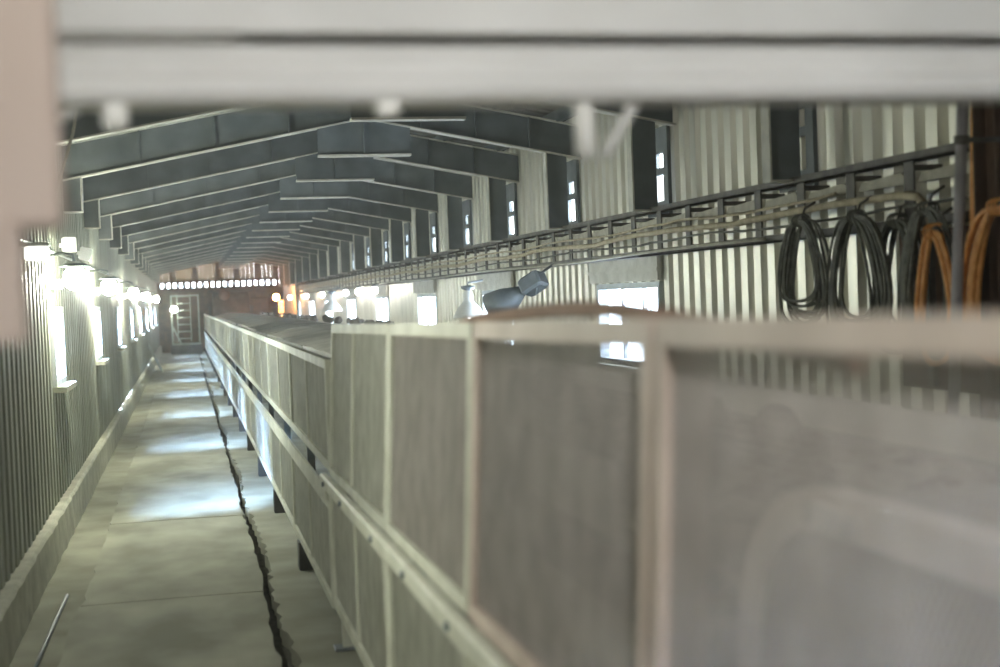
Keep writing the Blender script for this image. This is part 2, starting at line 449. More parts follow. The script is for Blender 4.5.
# mid rail
root = empty('guard_rail', (GX - .04, 0, .90), 'cream bolted rail running along the tall mesh guard', 'rail')
mb = MB(); mb.loft([[(dx, yy, znear(yy) + dz) for dx, dz in ((-.012, -.035), (.014, -.035), (.014, .035), (-.012, .035), (-.02, .025), (-.02, -.025))] for yy in (.4, 7.42)], True)
rl = mb.build('rail', M['guard'], root)
for yy in (1.2, 2.2, 3.0, 3.7, 4.5, 5.3, 6.4, 7.2):
    MB().lathe([(.0, -.032), (.012, -.032), (.014, -.026), (.014, -.018)], (0, yy, znear(yy)), 'x', 10).build('bolt', M['dark_metal'], rl)
# long capping rails of the far guard
mb = MB(); mb.box(GX - .035, GX - .019, 7.44, GY1, .785, .86)
tag(mb.build('guard_rail', M['guard']), 'long cream rail capping the low far guard panels', 'rail')
# posts
def post(y, z1, label, mat, w=.05, x=GX + .045, lean=0):
    root = empty('guard_post', (x, y, 0), label, 'post', 'guard posts')
    mb = MB(); mb.loft([[(dx + lean * max(0, z - .9), dy, z) for dx, dy in ((-w / 2, -w / 2), (w / 2, -w / 2), (w / 2, w / 2), (-w / 2, w / 2))] for z in (.01, .9, z1)], True)
    mb.build('post_tube', mat, root)
    MB().cbox(-.07, .07, -.06, .06, 0, .012, .003).build('foot_plate', M['dark_metal'], root)
for yy, lab, mat, w in ((7.36, 'greenish guard post at the step between tall and low guards', M['guard'], .05), (5.26, 'cream guard post second from the step in guard height', M['guard'], .05),
                     (3.67, 'wide grey guard post beside the blurred mesh', M['guard'], .06), (2.18, 'pinkish guard post nearest the viewer', M['guard_near'], .06), (.5, 'pinkish guard post at the near end of the guard', M['guard_near'], .06)):
    post(yy, 1.70 + znear(yy), lab, mat, w, lean=LEAN)
# arched pipe over the guard top
AP = [(4.9, 1.70), (4.51, 1.722), (3.86, 1.772), (3.27, 1.792), (2.87, 1.80), (2.56, 1.80), (2.33, 1.79), (2.05, 1.772), (1.80, 1.75), (1.6, 1.735)]
mb = MB(); mb.tube([(GX + .095, y, z + .012) for y, z in AP], .017, 10)
tag(mb.build('arched_pipe', M['brown_pipe']), 'thin brown pipe arching over the top of the tall mesh guard', 'pipe')

# ---------------------------------------------------------------- conveyor
CX0, CX1 = .98, 2.36
root = empty('belt_conveyor', ((CX0 + CX1) / 2, 3.05, 0), 'long belt conveyor running behind the mesh guards', 'conveyor')
cx = (CX0 + CX1) / 2; oy = 3.05
def cm(): return MB()
for xs in (CX0, CX1):
    mb = cm(); X = xs - cx; s = 1 if xs == CX0 else -1
    mb.box(X - .008, X + .008, -.2, 51.5, .86, 1.02); mb.box(X - .008 if s > 0 else X - .06, X + .06 if s > 0 else X + .008, -.2, 51.5, 1.02, 1.032)
    mb.box(X - .008 if s > 0 else X - .06, X + .06 if s > 0 else X + .008, -.2, 51.5, .848, .86)
    mb.build('stringer', M['flange'], root)
mb = cm(); prof = [(-.66, 1.30), (-.50, 1.20), (-.28, 1.10), (0, 1.09), (.28, 1.10), (.50, 1.20), (.66, 1.30)]
rings = [[(x, yy, z) for x, z in prof] + [(x, yy, z - .014) for x, z in reversed(prof)] for yy in (-.1, 15, 51.3)]
mb.loft(rings, True); tag(mb.build('belt', M['belt'], root), 'grey troughed rubber belt')
mb = cm(); mb.box(-.6, .6, -.1, 51.3, .66, .674); mb.build('return_belt', M['belt'], root)
for k in range(19):
    yy = .32 + BAY * k
    for X in (-(cx - CX0), cx - CX0):
        s = 1 if X < 0 else -1
        mb = cm(); mb.box(X - .05, X + .01, yy - .04, yy + .04, .04, .85); leg = mb.build('leg', M['dark_metal'], root)
        cm().cbox(X - .11, X + .10, yy - .09, yy + .09, .0, .05, .008).build('foot_plate', M['dark'], leg)
    mb = cm(); mb.tube([(-.55, yy + .4, .62), (.55, yy + .4, .62)], .045, 12); mb.build('return_roller', M['dark_metal'], root)
for k in range(37):
    yy = .5 + 1.36 * k; mb = cm()
    mb.tube([(-.25, yy, 1.045), (.25, yy, 1.045)], .042, 10); mb.tube([(-.28, yy, 1.055), (-.64, yy, 1.235)], .042, 10); mb.tube([(.28, yy, 1.055), (.64, yy, 1.235)], .042, 10)
    mb.box(-.69, .69, yy - .02, yy + .02, .95, .985)
    mb.build('idler', M['dark_metal'], root)
# side skirt boards
for xs in (-.66, .66):
    mb = cm(); mb.box(xs - .006, xs + .006, .2, 6.4, 1.24, 1.42); mb.build('skirt_board', M['cover'], root)
# ore load on the open belt
rr = random.Random(11); mb = MB(); nx, ny = 26, 130; vs = []; fs = []
for j in range(ny):
    for i in range(nx):
        u = i / (nx - 1); yy = 3.15 + 6.6 * j / (ny - 1)
        xx = cx - .56 + 1.12 * u
        z = 1.135 + .15 * (2 * abs(u - .5)) ** 2 + .17 * (1 - (2 * abs(u - .5)) ** 2) * (.8 + .35 * math.sin(yy * 2.2 + u * 2) * math.sin(yy * .9)) + rr.uniform(-.025, .03)
        vs.append((xx + rr.uniform(-.01, .01), yy + rr.uniform(-.015, .015), z))
for j in range(ny - 1):
    for i in range(nx - 1):
        a = j * nx + i; fs.append((a, a + 1, a + nx + 1, a + nx))
mb.add(vs, fs); tag(mb.build('ore_load', M['ore']), 'heap of crushed grey ore riding on the open belt', 'ore', kind='stuff')
def rock(r, seed):
    q = random.Random(seed); import bmesh
    bm = bmesh.new(); bmesh.ops.create_icosphere(bm, subdivisions=2, radius=r)
    for v in bm.verts: v.co *= 1 + q.uniform(-.22, .18)
    for v in bm.verts: v.co.z *= .8
    me = bpy.data.meshes.new('ore_lump'); bm.to_mesh(me); bm.free(); me.materials.append(M['ore']); return me
rocks = [rock(.085, s) for s in range(4)]
for k, (xx, yy, zz, sc) in enumerate([(2.0, 7.6, 1.36, 1.2), (1.9, 7.2, 1.37, 1.0), (1.95, 5.6, 1.40, 1.3), (2.05, 5.35, 1.34, 1.1), (1.7, 6.6, 1.38, .9), (2.0, 4.5, 1.36, 1.0)]):
    o = bpy.data.objects.new('ore_lump', rocks[k % 4]); COL.objects.link(o); o.location = (xx, yy, zz); o.scale = (sc,) * 3; o.rotation_euler = (k, k * 2, k)
    tag(o, 'dark ore lump on the heap seen through the mesh', 'rock', 'ore lumps on the open belt')
# cover sheets
yy = 9.75; i = 0; cv = None
while yy < 50:
    lab = '%s grey cover sheet over the conveyor, counting from the uncovered belt' % ORD[i]
    if cv is None:
        mb = MB(); L = BAY - .04
        prof = [(-.66, .02), (-.6, .035), (-.2, .10), (.2, .10), (.6, .035), (.66, .02)]
        mb.loft([[(x, q, z + .01 * math.sin(q * 5 + x * 3)) for x, z in prof] + [(x, q, z - .012) for x, z in reversed(prof)] for q in [L * t / 6 for t in range(7)]], True)
        cv = empty('cover_sheet', (0, 0, 0), lab, 'cover', 'cover sheets on the conveyor')
        mb.build('sheet', M['cover'], cv)
        mb = MB(); mb.box(-.665, -.645, .0, L, -.11, .02); mb.box(.645, .665, .0, L, -.11, .02); mb.build('side_flap', M['cover'], cv)
        mb = MB(); mb.prism_y([(-.64, -.11), (.64, -.11), (.64, .01), (.2, .085), (-.2, .085), (-.64, .01)], .0, .012); mb.build('end_plate', M['dark_metal'], cv)
        cv.location = (cx, yy, 1.445)
    else:
        dup(cv, (cx + random.uniform(-.02, .02), yy, 1.445 + random.uniform(-.004, .01)), lab, (random.uniform(-.003, .003), random.uniform(-.01, .01), 0))
    yy += BAY; i += 1
for k in range(46):
    q = random.Random(k + 50); o = bpy.data.objects.new('ore_lump', rocks[k % 4]); COL.objects.link(o)
    Y = 15 + 27 * (k / 46) ** 1.3 + q.uniform(-.1, .1)
    o.location = (cx + .50 + q.uniform(-.06, .1), Y, 1.555 + q.uniform(-.01, .015)); s = q.uniform(.4, .8); o.scale = (s, s, s); o.rotation_euler = (k, k * 2, k)
    tag(o, 'dark ore lump lying along the far edge of the cover sheets', 'rock', 'ore lumps on the cover sheets')

# drum casing at the tail
root = empty('drum_casing', (1.05, 1.55, 0), 'grey-brown rounded drum casing with pale rim behind the nearest mesh panel', 'casing')
def rounded(y0, y1, z0, z1, r, n=8):
    p = []
    for (cy, cz, a0) in ((y1 - r, z1 - r, 0), (y0 + r, z1 - r, 90), (y0 + r, z0 + r, 180), (y1 - r, z0 + r, 270)):
        for k in range(n + 1):
            a = R(a0 + 90 * k / n); p.append((cy + r * math.cos(a), cz + r * math.sin(a)))
    return p
MB().prism_x(rounded(-.85, 1.03, .42, 1.47, .36), .02, .85).build('casing_body', M['casing'], root)
mb = MB(); o_, i_ = rounded(-.87, 1.05, .40, 1.49, .38), rounded(-.80, .98, .47, 1.42, .31); n = len(o_)
vs = [(0, y, z) for y, z in o_] + [(0, y, z) for y, z in i_] + [(.06, y, z) for y, z in o_] + [(.06, y, z) for y, z in i_]
fs = []
for k in range(n):
    j = (k + 1) % n
    fs += [(k, j, n + j, n + k), (2 * n + k, 3 * n + k, 3 * n + j, 2 * n + j), (k, 2 * n + k, 2 * n + j, j), (n + k, n + j, 3 * n + j, 3 * n + k)]
mb.add(vs, fs); tag(mb.build('rim', M['rim'], root), 'pale rim')
MB().cbox(-.012, .0, .50, .70, 1.425, 1.47, .003).build('plate', M['chrome'], root)
MB().lathe([(0, -.05), (.09, -.05), (.10, -.03), (.10, .02)], (0, -.02, .93), 'x', 20).build('hub', M['dark_metal'], root)
mb = MB()
for yy in (-.6, .65):
    mb.box(.1, .16, yy - .04, yy + .04, 0.012, .46); mb.box(.68, .74, yy - .04, yy + .04, 0.012, .46)
    mb.box(.06, .78, yy - .06, yy + .06, 0, .012)
mb.build('stand', M['dark_metal'], root)

# ---------------------------------------------------------------- crossbeam and hanger in front
BY = 2.32
root = empty('crossbeam', (-.2, BY, 2.17), 'pale dusty grey crossbeam overhead close to the viewer', 'beam')
mb = MB(); mb.box(0, 2.6, -.075, -.05, .111, .62); mb.box(0, 2.6, .03, .05, .06, .60); mb.box(.0, 2.6, -.05, .08, .60, .62); mb.build('web_plate', M['beam'], root)
mb = MB()
prof = [(-.035, .0), (.015, .0), (.03, .012), (.03, .09), (.018, .102), (-.03, .102), (-.048, .092), (-.044, .062), (-.047, .05), (-.060, .040), (-.064, .022), (-.055, .005)]
mb.loft([[(x, y, z) for y, z in prof] for x in (0.0, .3, 2.6)], True); mb.build('lower_chord', M['beam'], root)
mb = MB(); mb.loft([[(0.0, -.06, .104), (0.0, .0, .104), (0.0, .0, .112), (0.0, -.06, .112)], [(.30, -.055, .103), (.30, 0, .103), (.30, 0, .114), (.30, -.055, .114)]], True); mb.build('packing_strip', M['beam'], root)
mb = MB(); mb.tube([(.88, -.02, .02), (.883, -.02, -.09)], .018, 12); mb.build('hanging_stud', M['white'], root)
mb = MB(); mb.tube([(.985, -.02, .02), (.915, -.02, -.09)], .010, 10); mb.build('brace', M['beam'], root)
MB().cbox(.52, .56, -.05, -.01, -.018, .01, .005).build('clip', M['white'], root)
MB().cbox(.085, .125, -.05, .0, -.035, .01, .008).build('clip', M['white'], root)
mb = MB(); mb.tube([(.085, -.02, .02), (.0, -.02, -.03)], .006, 8); mb.build('brace', M['beam'], root)
mb = MB(); mb.box(2.5, 2.56, -.03, .03, .62, 1.45); mb.box(.02, .08, -.03, .03, .62, 1.35); mb.build('hanger_strap', M['steel'], root)

root = empty('hanger_post', (-.180, 1.72, 1.93), 'pinkish-beige hanging steel post at the corner, close to the viewer', 'post')
mb = MB(); mb.cbox(-.10, .045, -.04, .04, .015, 1.55, .008); mb.build('post_body', M['post'], root)
mb = MB(); mb.loft([[(-.16, y, .0), (-.02, y, .0), (-.01, y, .03), (-.16, y, .03)] for y in (-.05, .05)], True)
mb.build('end_plate', M['post'], root)
mb = MB(); mb.prism_y([(-.13, -.11), (-.006, -.11), (-.004, .2), (-.0, .4), (-.05, 1.4), (-.13, 1.4)], -.012, .012)
mb.prism_y([(-.13, -.115), (-.002, -.115), (-.002, .02), (-.13, .02)], -.04, .04); mb.build('gusset', M['post'], root)
mb = MB(); mb.box(-.03, .03, .0, .50, .55, .60); mb.build('tie', M['post'], root)

# ---------------------------------------------------------------- cable tray
root = empty('cable_tray', (3.78, 5.0, 2.12), 'long dark ladder cable tray fixed along the pale corrugated wall', 'cable tray')
TY = 43.0
for z, nm in ((0, 'lower_rail'), (.345, 'upper_rail')):
    mb = MB(); mb.box(-.03, .03, -4, TY, z, z + .012); mb.box(-.03, -.022, -4, TY, z, z + .05); mb.build(nm, M['tray'], root)
for k in range(70):
    yy = -3.6 + .66 * k
    if yy > TY: break
    mb = MB(); mb.box(-.034, -.022, yy - .05, yy + .05, .012, .345); mb.box(-.03, .16, yy - .012, yy + .012, .30, .33); mb.box(-.03, .16, yy - .012, yy + .012, .03, .055)
    mb.build('rung', M['tray'], root)
for k in range(22):
    yy = -3.6 + .66 * k
    mb = MB(); mb.prism_x([(yy + .05, .235), (yy + .61, .235), (yy + .57, .28), (yy + .12, .30)], -.01, .02); tag(mb.build('dust_shelf', M['tray_dust'], root), 'pale dusty shelf plate')
# cables along the tray
rc = random.Random(2)
def wavy(x, z, y0, y1, amp, step=.33, seed=0):
    q = random.Random(seed); pts = []; y = y0
    while y < y1:
        pts.append((x + q.uniform(-.008, .008), y, z + amp * math.sin(y * 1.9 + seed) + q.uniform(-amp, amp) * .5)); y += step
    return pts
CB = [('sand coloured cable bundle sagging along the middle of the tray', 2.285, .022, .014, 'cable_sand', 6.7), ('thin sand cable lying just over the cable bundle on the tray', 2.345, .010, .012, 'cable_sand', 7.4), ('thin dark cable lying under the sand bundle on the tray', 2.222, .009, .012, 'cable_dark', 5.5)]
for k, (lab, z, r, amp, mt, ys) in enumerate(CB):
    mb = MB(); p = wavy((3.700, 3.690, 3.720)[k], z, ys, 47, amp, seed=k)
    if k == 0:
        p = [(3.66, 6.30, 2.06), (3.67, 6.36, 2.20), (3.69, 6.5, 2.27)] + p
    mb.tube(p, r, 7); tag(mb.build('cable', M[mt]), lab, 'cable', 'cables along the tray')
mb = MB(); mb.tube([(3.72, y, 2.14 - .0 * y + .012 * math.sin(y * .8)) for y in [8.5 + .5 * k for k in range(76)]], .012, 6)
tag(mb.build('cable', M['tray_dust']), 'pale dusty cable clipped to the bottom rail of the tray', 'cable', 'cables along the tray')
mb = MB(); mb.tube([(3.78, 48.2, 0), (3.78, 48.2, 3.0)], .06, 10)
o = mb.build('tray_post', M['green_steel']); tag(o, 'pale post at the far end of the cable tray', 'post')

# coils
def coil(cy, cz, ry, rz, turns, mat, label, seed, r=.009, x=3.60):
    q = random.Random(seed); root = empty('cable_coil', (x, cy, cz), label, 'cable coil', 'cable coils hung below the tray')
    mb = MB()
    pts = []
    for t in range(turns):
        a, b = ry * q.uniform(.66, 1.08), rz * q.uniform(.82, 1.10); ox = q.uniform(-.03, .03); oy = q.uniform(-.08, .08) * ry / .3; oz = (rz - b) * .9; ph = q.uniform(0, .5)
        for k in range(28):
            th = 2 * PI * k / 28 + PI / 2
            pts.append((ox + .02 * math.sin(th * 2 + ph), oy + a * math.copysign(abs(math.cos(th)) ** .78, math.cos(th)) * (1 - .06 * math.sin(th)), oz + b * math.sin(th) + .012 * math.sin(3 * th + ph)))
    sm = [pts[0]]
    for a_, b_ in zip(pts, pts[1:]):
        sm.append(tuple(.15 * u + .85 * v for u, v in zip(sm[-1], b_)))
    mb.tube(sm, r, 6); mb.build('cable_turns', mat, root)
    mb = MB(); mb.tube([(.0, .0, rz - .03), (.03, .0, rz + .06), (.10, .0, rz + .10)], .008, 6); mb.build('hook', M['tray'], root)
    mb = MB()
    for k in range(3):
        mb.tube([(.045 * math.cos(t), -.02 + .03 * k - .02, rz * .97 + .035 * math.sin(t)) for t in [2 * PI * s / 12 for s in range(12)]], .006, 5, closed=True)
    mb.build('tie', mat, root)
coil(7.70, 1.93, .27, .30, 13, M['cable_dark'], 'dark cable coil farthest along the wall, hung below the tray', 1)
coil(7.0, 1.87, .30, .34, 15, M['cable_dark'], 'large dark green cable coil beside the farthest coil', 2)
coil(6.70, 1.83, .24, .34, 9, M['cable_dark'], 'loose dark cable coil overlapping the large one', 3, x=3.68)
coil(6.20, 1.84, .27, .36, 15, M['cable_dark'], 'dark cable coil with an orange cable inside, where the sand bundle ends', 4, x=3.57)
coil(6.02, 1.76, .13, .32, 3, M['cable_orange'], 'narrow orange cable coil hanging inside a dark coil', 5, r=.014, x=3.50)
coil(5.46, 1.82, .28, .34, 9, M['cable_orange'], 'bright orange cable coil beside the grey vertical conduit', 6, r=.014, x=3.49)
coil(5.12, 1.80, .20, .34, 8, M['cable_orange'], 'orange cable coil nearest the viewer on the tray', 7, r=.014, x=3.42)
root = empty('cable_board', (3.90, 5.35, 1.25), 'dark rusty board on the wall behind the hanging cable coils', 'board')
MB().cbox(.01, .04, 0, 1.75, 0, .86, .004).build('board', M['rust'], root)
for yy in (.3, 1.4): MB().box(-.02, .01, yy - .03, yy + .03, .02, .84).build('batten', M['tray'], root)
# vertical conduit
root = empty('conduit', (3.33, 5.74, 0), 'grey-violet slightly leaning conduit standing in front of the orange coils', 'conduit', rot=(R(6.2), 0, 0))
mb = MB(); mb.tube([(0, 0, 0.01), (0, 0, 3.30)], .025, 12); mb.build('pipe', M['pole'], root)
MB().lathe([(0, 0), (.06, 0), (.06, .012), (.03, .014), (.03, .05)], (0, 0, 0), 'z', 16).build('foot_flange', M['pole'], root)
for z in (2.46, 1.2):
    mb = MB(); mb.lathe([(.026, z - .02), (.033, z - .018), (.033, z + .018), (.026, z + .02)], (0, 0, 0), 'z', 14); mb.box(.02, .45, -.012, .012, z - .012, z + .012); mb.build('clamp', M['tray'], root)
root = empty('rusty_stanchion', (3.66, 5.72, 0), 'rusty brown steel column at the wall beyond the orange coils', 'column')
mb = MB(); mb.box(-.07, .07, -.09, -.08, 0, 3.15); mb.box(-.07, .07, .08, .09, 0, 3.15); mb.box(-.006, .006, -.08, .08, 0, 3.15); mb.build('column_body', M['rust'], root)
mb = MB(); mb.box(-.13, .13, -.12, .12, 0, .015); mb.build('base_plate', M['rust'], root)
mb = MB(); mb.tube([(3.62, 5.88, 1.5), (3.63, 5.88, 2.1), (3.65, 5.88, 2.6), (3.70, 5.89, 3.0), (3.9, 5.91, 3.15)], .022, 8)
tag(mb.build('cable', M['cable_orange']), 'thick orange cable climbing the wall beside the rusty column', 'cable')

# ---------------------------------------------------------------- lamps
def wall_lamp(y, label):
    root = empty('bulkhead_lamp', (XL + .02, y, 2.20), label, 'lamp', 'bright bulkhead lamps over the small windows')
    mb = MB(); mb.tube([(-.02, 0, .10), (.10, 0, .12), (.18, 0, .10), (.19, 0, .04)], .012, 8); mb.build('bracket', M['dark_metal'], root)
    mb = MB(); mb.lathe([(.0, .05), (.045, .045), (.06, .03), (.062, -.012), (.04, -.014)], (.19, 0, 0), 'z', 20); mb.build('lamp_holder', M['white'], root)
    mb = MB(); mb.lathe([(.05, .035), (.08, .03), (.12, .01), (.118, .006), (.08, .02), (.05, .02)], (.19, 0, 0), 'z', 20); mb.build('reflector', M['dark_metal'], root)  # reflector added to keep the globe's light off the roof
    mb = MB(); mb.lathe([(.0, .01), (.045, .0), (.08, -.04), (.092, -.09), (.08, -.14), (.045, -.175), (0, -.185)], (.19, 0, 0), 'z', 16); tag(mb.build('glass_globe', M['lamp_glow'], root), 'glowing globe')
    MB().cbox(-.02, .07, .14, .30, -.17, -.09, .008).build('ballast_box', M['white'], root)
    return root
LY = [11.75, 16.9, 24.8, 32.6, 44.0]
wl = None
for i, yv in enumerate(LY):
    lab = '%s glaring white wall lamp from the viewer along the walkway' % ORD[i]
    if wl is None: wl = wall_lamp(yv, lab)
    else: dup(wl, (XL + .02, yv, 2.20), lab)
fill_lamp = empty('bulkhead_lamp', (XL + .02, 4.6, 1.98), 'fill lamp added out of view on the wall, opposite the tall mesh guard', 'lamp')  # unseen lamp added to brighten the near guard panels
mb = MB(); mb.tube([(-.02, 0, .10), (.10, 0, .12), (.18, 0, .10), (.19, 0, .04)], .012, 8); mb.build('bracket', M['dark_metal'], fill_lamp)
mb = MB(); mb.lathe([(.0, .01), (.045, .0), (.08, -.04), (.092, -.09), (.08, -.14), (.045, -.175), (0, -.185)], (.19, 0, 0), 'z', 16); tag(mb.build('glass_globe', emit('near_fill_glow', (.97, 1.0, .88), 200), fill_lamp), 'glowing globe')
mb = MB(); mb.lathe([(.0, .05), (.045, .045), (.06, .03), (.062, -.0), (.04, .004)], (.19, 0, 0), 'z', 20); mb.build('lamp_holder', M['white'], fill_lamp)
# small glowing box under the hanger post
root = empty('glowing_box', (XL + .06, 9.6, 2.20), 'white rectangular glowing box on the wall under the pinkish post', 'lamp')
mb = MB(); mb.cbox(.0, .15, -.05, .05, -.01, .08, .01); mb.build('glow_face', M['box_glow'], root)
mb = MB(); mb.cbox(-.05, .16, -.06, .06, .08, .105, .006); mb.build('housing', M['white'], root)
for k, (yv, zz, lab) in enumerate(((12.6, 2.36, 'small white junction box on the wall above the first glaring lamp'), (14.4, 2.36, 'small tilted white junction box beyond the first glaring lamp'))):
    root = empty('junction_box', (XL + .06, yv, zz), lab, 'junction box', rot=(0, .25 * k, 0))
    MB().cbox(0, .11, -.05, .05, 0, .13, .008).build('box', M['white'], root); MB().cbox(-.005, .115, -.055, -.05, .01, .12, .002).build('lid', M['white'], root)
    mb = MB(); mb.tube([(-.03, 0, .06), (.0, 0, .06)], .02, 8); mb.build('stub', M['white'], root)
mb = MB(); mb.tube([(-.60, 9.0, 3.1), (-.63, 9.0, 2.95), (-.70, 9.05, 2.75), (-.76, 9.1, 2.55), (-.80, 9.1, 2.44)], .010, 8)
tag(mb.build('hanging_wire', M['tray_dust']), 'pale wire dangling from the roof near the wall', 'wire')
# conduit linking the wall lamps
mb = MB(); mb.tube([(XL + .015, yv, 2.345) for yv in (-3, 10, 30, 52)], .012, 6)
tag(mb.build('lamp_conduit', M['green_steel']), 'thin conduit linking the glaring wall lamps', 'conduit')

root = empty('added_fill_lamp', (.45, .15, 2.80), 'fill lamp added above the viewer to light the near beam', 'lamp')  # lamp added out of view as front light for beam and guards
mb = MB(); mb.lathe([(0, .10)] + [(.10 * math.sin(a), .10 * math.cos(a)) for a in [PI * t / 10 for t in range(1, 10)]] + [(0, -.10)], (0, 0, 0), 'z', 18); tag(mb.build('globe', emit('fill_lamp_glow', (1.0, .97, .92), 250), root), 'glowing globe')
mb = MB(); mb.lathe([(0, .17), (.05, .165), (.07, .12), (.07, .09)], (0, 0, 0), 'z', 16); mb.tube([(0, 0, .16), (0, 0, .85)], .01, 6); mb.build('cord', M['dark_metal'], root)
# bell lamps on the right
def bell(loc, label, s=1.):
    root = empty('bell_lamp', loc, label, 'lamp', 'bell lamps below the tray')
    mb = MB(); mb.lathe([(.035 * s, .33 * s), (.06 * s, .30 * s), (.065 * s, .2 * s), (.085 * s, .17 * s), (.15 * s, .10 * s), (.20 * s, .0), (.21 * s, -.02 * s), (.195 * s, .0), (.14 * s, .09 * s), (.07 * s, .15 * s)], (0, 0, 0), 'z', 28); mb.build('shade', M['white'], root)
    mb = MB(); mb.lathe([(0, .10 * s), (.05 * s, .09 * s), (.075 * s, .04 * s), (.06 * s, -.01 * s), (0, -.03 * s)], (0, 0, 0), 'z', 16); tag(mb.build('bulb', M['bell_glow'], root), 'glowing bulb')
    mb = MB(); mb.lathe([(0, .40 * s), (.09 * s, .39 * s), (.09 * s, .36 * s), (.03 * s, .33 * s)], (0, 0, 0), 'z', 18); mb.build('cap', M['dark_metal'], root)
    mb = MB(); mb.tube([(0, 0, .39 * s), (.0, 0, .43 * s), (.20, 0, .46 * s)], .013, 8); mb.build('arm', M['dark_metal'], root)
bell((3.55, 17.5, 1.585), 'white bell-shaped lamp hanging under the tray beside a bright window')
bell((3.50, 34.0, 1.62), 'far white bell lamp under the tray, small and dim', 1.2)
# dark floodlight
root = empty('floodlight', (3.35, 14.0, 1.84), 'dark grey floodlight under the tray aimed at the nearest bright window', 'floodlight')
rot = Vector((0, 1, 0)).rotation_difference(Vector((-.62, .55, -.45))).to_matrix()
def turned(mb): mb.v = [tuple(rot @ Vector(v)) for v in mb.v]; return mb
turned(MB().lathe([(.0, -.08), (.06, -.07), (.10, .02), (.15, .13), (.19, .30), (.183, .30), (.14, .13), (0, .0)], (0, 0, 0), 'y', 24)).build('reflector', M['dark_metal'], root)
turned(MB().cbox(-.10, .10, -.36, -.10, -.09, .09, .025)).build('ballast_box', M['dark_metal'], root)
mb = MB(); mb.tube([(.16, -.22, .0), (.2, -.2, .2), (.38, -.1, .30)], .014, 8); mb.build('yoke', M['dark_metal'], root)
# small globe lamps
for k, (yy, lab) in enumerate(((27.0, 'nearest'), (29.6, 'second'), (32.0, 'third'), (37.6, 'fourth'), (42.6, 'fifth'), (49.5, 'farthest'))):
    root = empty('globe_lamp', (3.62, yy, 2.02), 'small white globe lamp under the tray, %s from the viewer' % lab, 'lamp', 'globe lamps under the tray')
    mb = MB(); mb.lathe([(0, .07)] + [(.07 * math.sin(a), .07 * math.cos(a)) for a in [PI * t / 8 for t in range(1, 8)]] + [(0, -.07)], (0, 0, 0), 'z', 14); tag(mb.build('globe', M['globe'], root), 'glowing globe')
    mb = MB(); mb.lathe([(.03, .07), (.045, .08), (.045, .11), (0, .13)], (0, 0, 0), 'z', 12); mb.tube([(0, 0, .11), (.14, 0, .13)], .01, 6); mb.build('holder', M['dark_metal'], root)

# ---------------------------------------------------------------- things by the walkway
mb = MB(); mb.tube([(-.84, 6.9, .012), (-.835, 8.2, .014), (-.825, 9.35, .012)], .011, 8)
tag(mb.build('steel_rod', M['dark_metal']), 'thin steel rod lying on the floor by the kerb', 'rod')
root = empty('leaning_grating', (-.73, 41.5, 0), 'dusty grating panel leaning on the wall far along the walkway', 'grating')
rot = Matrix.Rotation(R(-24), 3, 'Y'); mb = MB()
for k in range(5): mb.box(-.02, .02, -.5 + .24 * k, -.46 + .24 * k, .0, .95, rot, (0, 0, 0))
mb.box(-.022, .022, -.52, .52, .0, .05, rot, (0, 0, 0)); mb.box(-.022, .022, -.52, .52, .9, .95, rot, (0, 0, 0)); mb.build('grating_frame', M['green_steel'], root)
mb = MB(); mb.box(-.006, .006, -.5, .5, .05, .9, rot, (0, 0, 0)); mb.build('backing_sheet', M['dark'], root)

# ---------------------------------------------------------------- end machinery
root = empty('access_frame', (.0, 55.0, 0), 'grey-green steel ladder frame with platform at the end of the walkway', 'ladder')
mb = MB()
for X in (-.52, .50): mb.box(X - .03, X + .03, -.03, .03, .0, 2.3)
mb.box(-.52, .50, -.03, .03, 2.24, 2.3); mb.build('side_frame', M['green_steel'], root)
mb = MB()
for X in (-.30, .19): mb.box(X - .02, X + .02, -.05, -.01, .5, 2.34)
ld = mb.build('ladder_stile', M['green_steel'], root)
for k in range(7):
    mb = MB(); mb.tube([(-.30, -.03, .62 + .27 * k), (.19, -.03, .62 + .27 * k)], .02, 8); mb.build('rung', M['green_steel'], ld)
mb = MB(); mb.box(-.54, .54, -.5, .04, .38, .45); mb.build('platform', M['green_steel'], root)
mb = MB(); mb.tube([(-.5, -.45, 1.1), (-.2, -.45, .45)], .03, 8); mb.tube([(-.5, -.45, .45), (-.5, -.45, 1.1)], .025, 8); mb.build('handrail', M['green_steel'], root)
mb = MB(); mb.box(-.6, .58, -.48, .3, .0, .38); mb.build('plinth', M['dark'], root)
root = empty('end_lamp', (-.42, 54.7, 1.75), 'white glaring lamp mounted on the ladder frame at the end', 'lamp')
mb = MB(); mb.lathe([(0, .12)] + [(.12 * math.sin(a), .12 * math.cos(a)) for a in [PI * t / 8 for t in range(1, 8)]] + [(0, -.12)], (0, 0, 0), 'z', 14); tag(mb.build('globe', emit('end_lamp_glow', (.92, 1, .86), 45), root), 'glowing globe')
mb = MB(); mb.tube([(0, .05, .1), (-.08, .2, .16)], .02, 8); mb.build('arm', M['green_steel'], root)
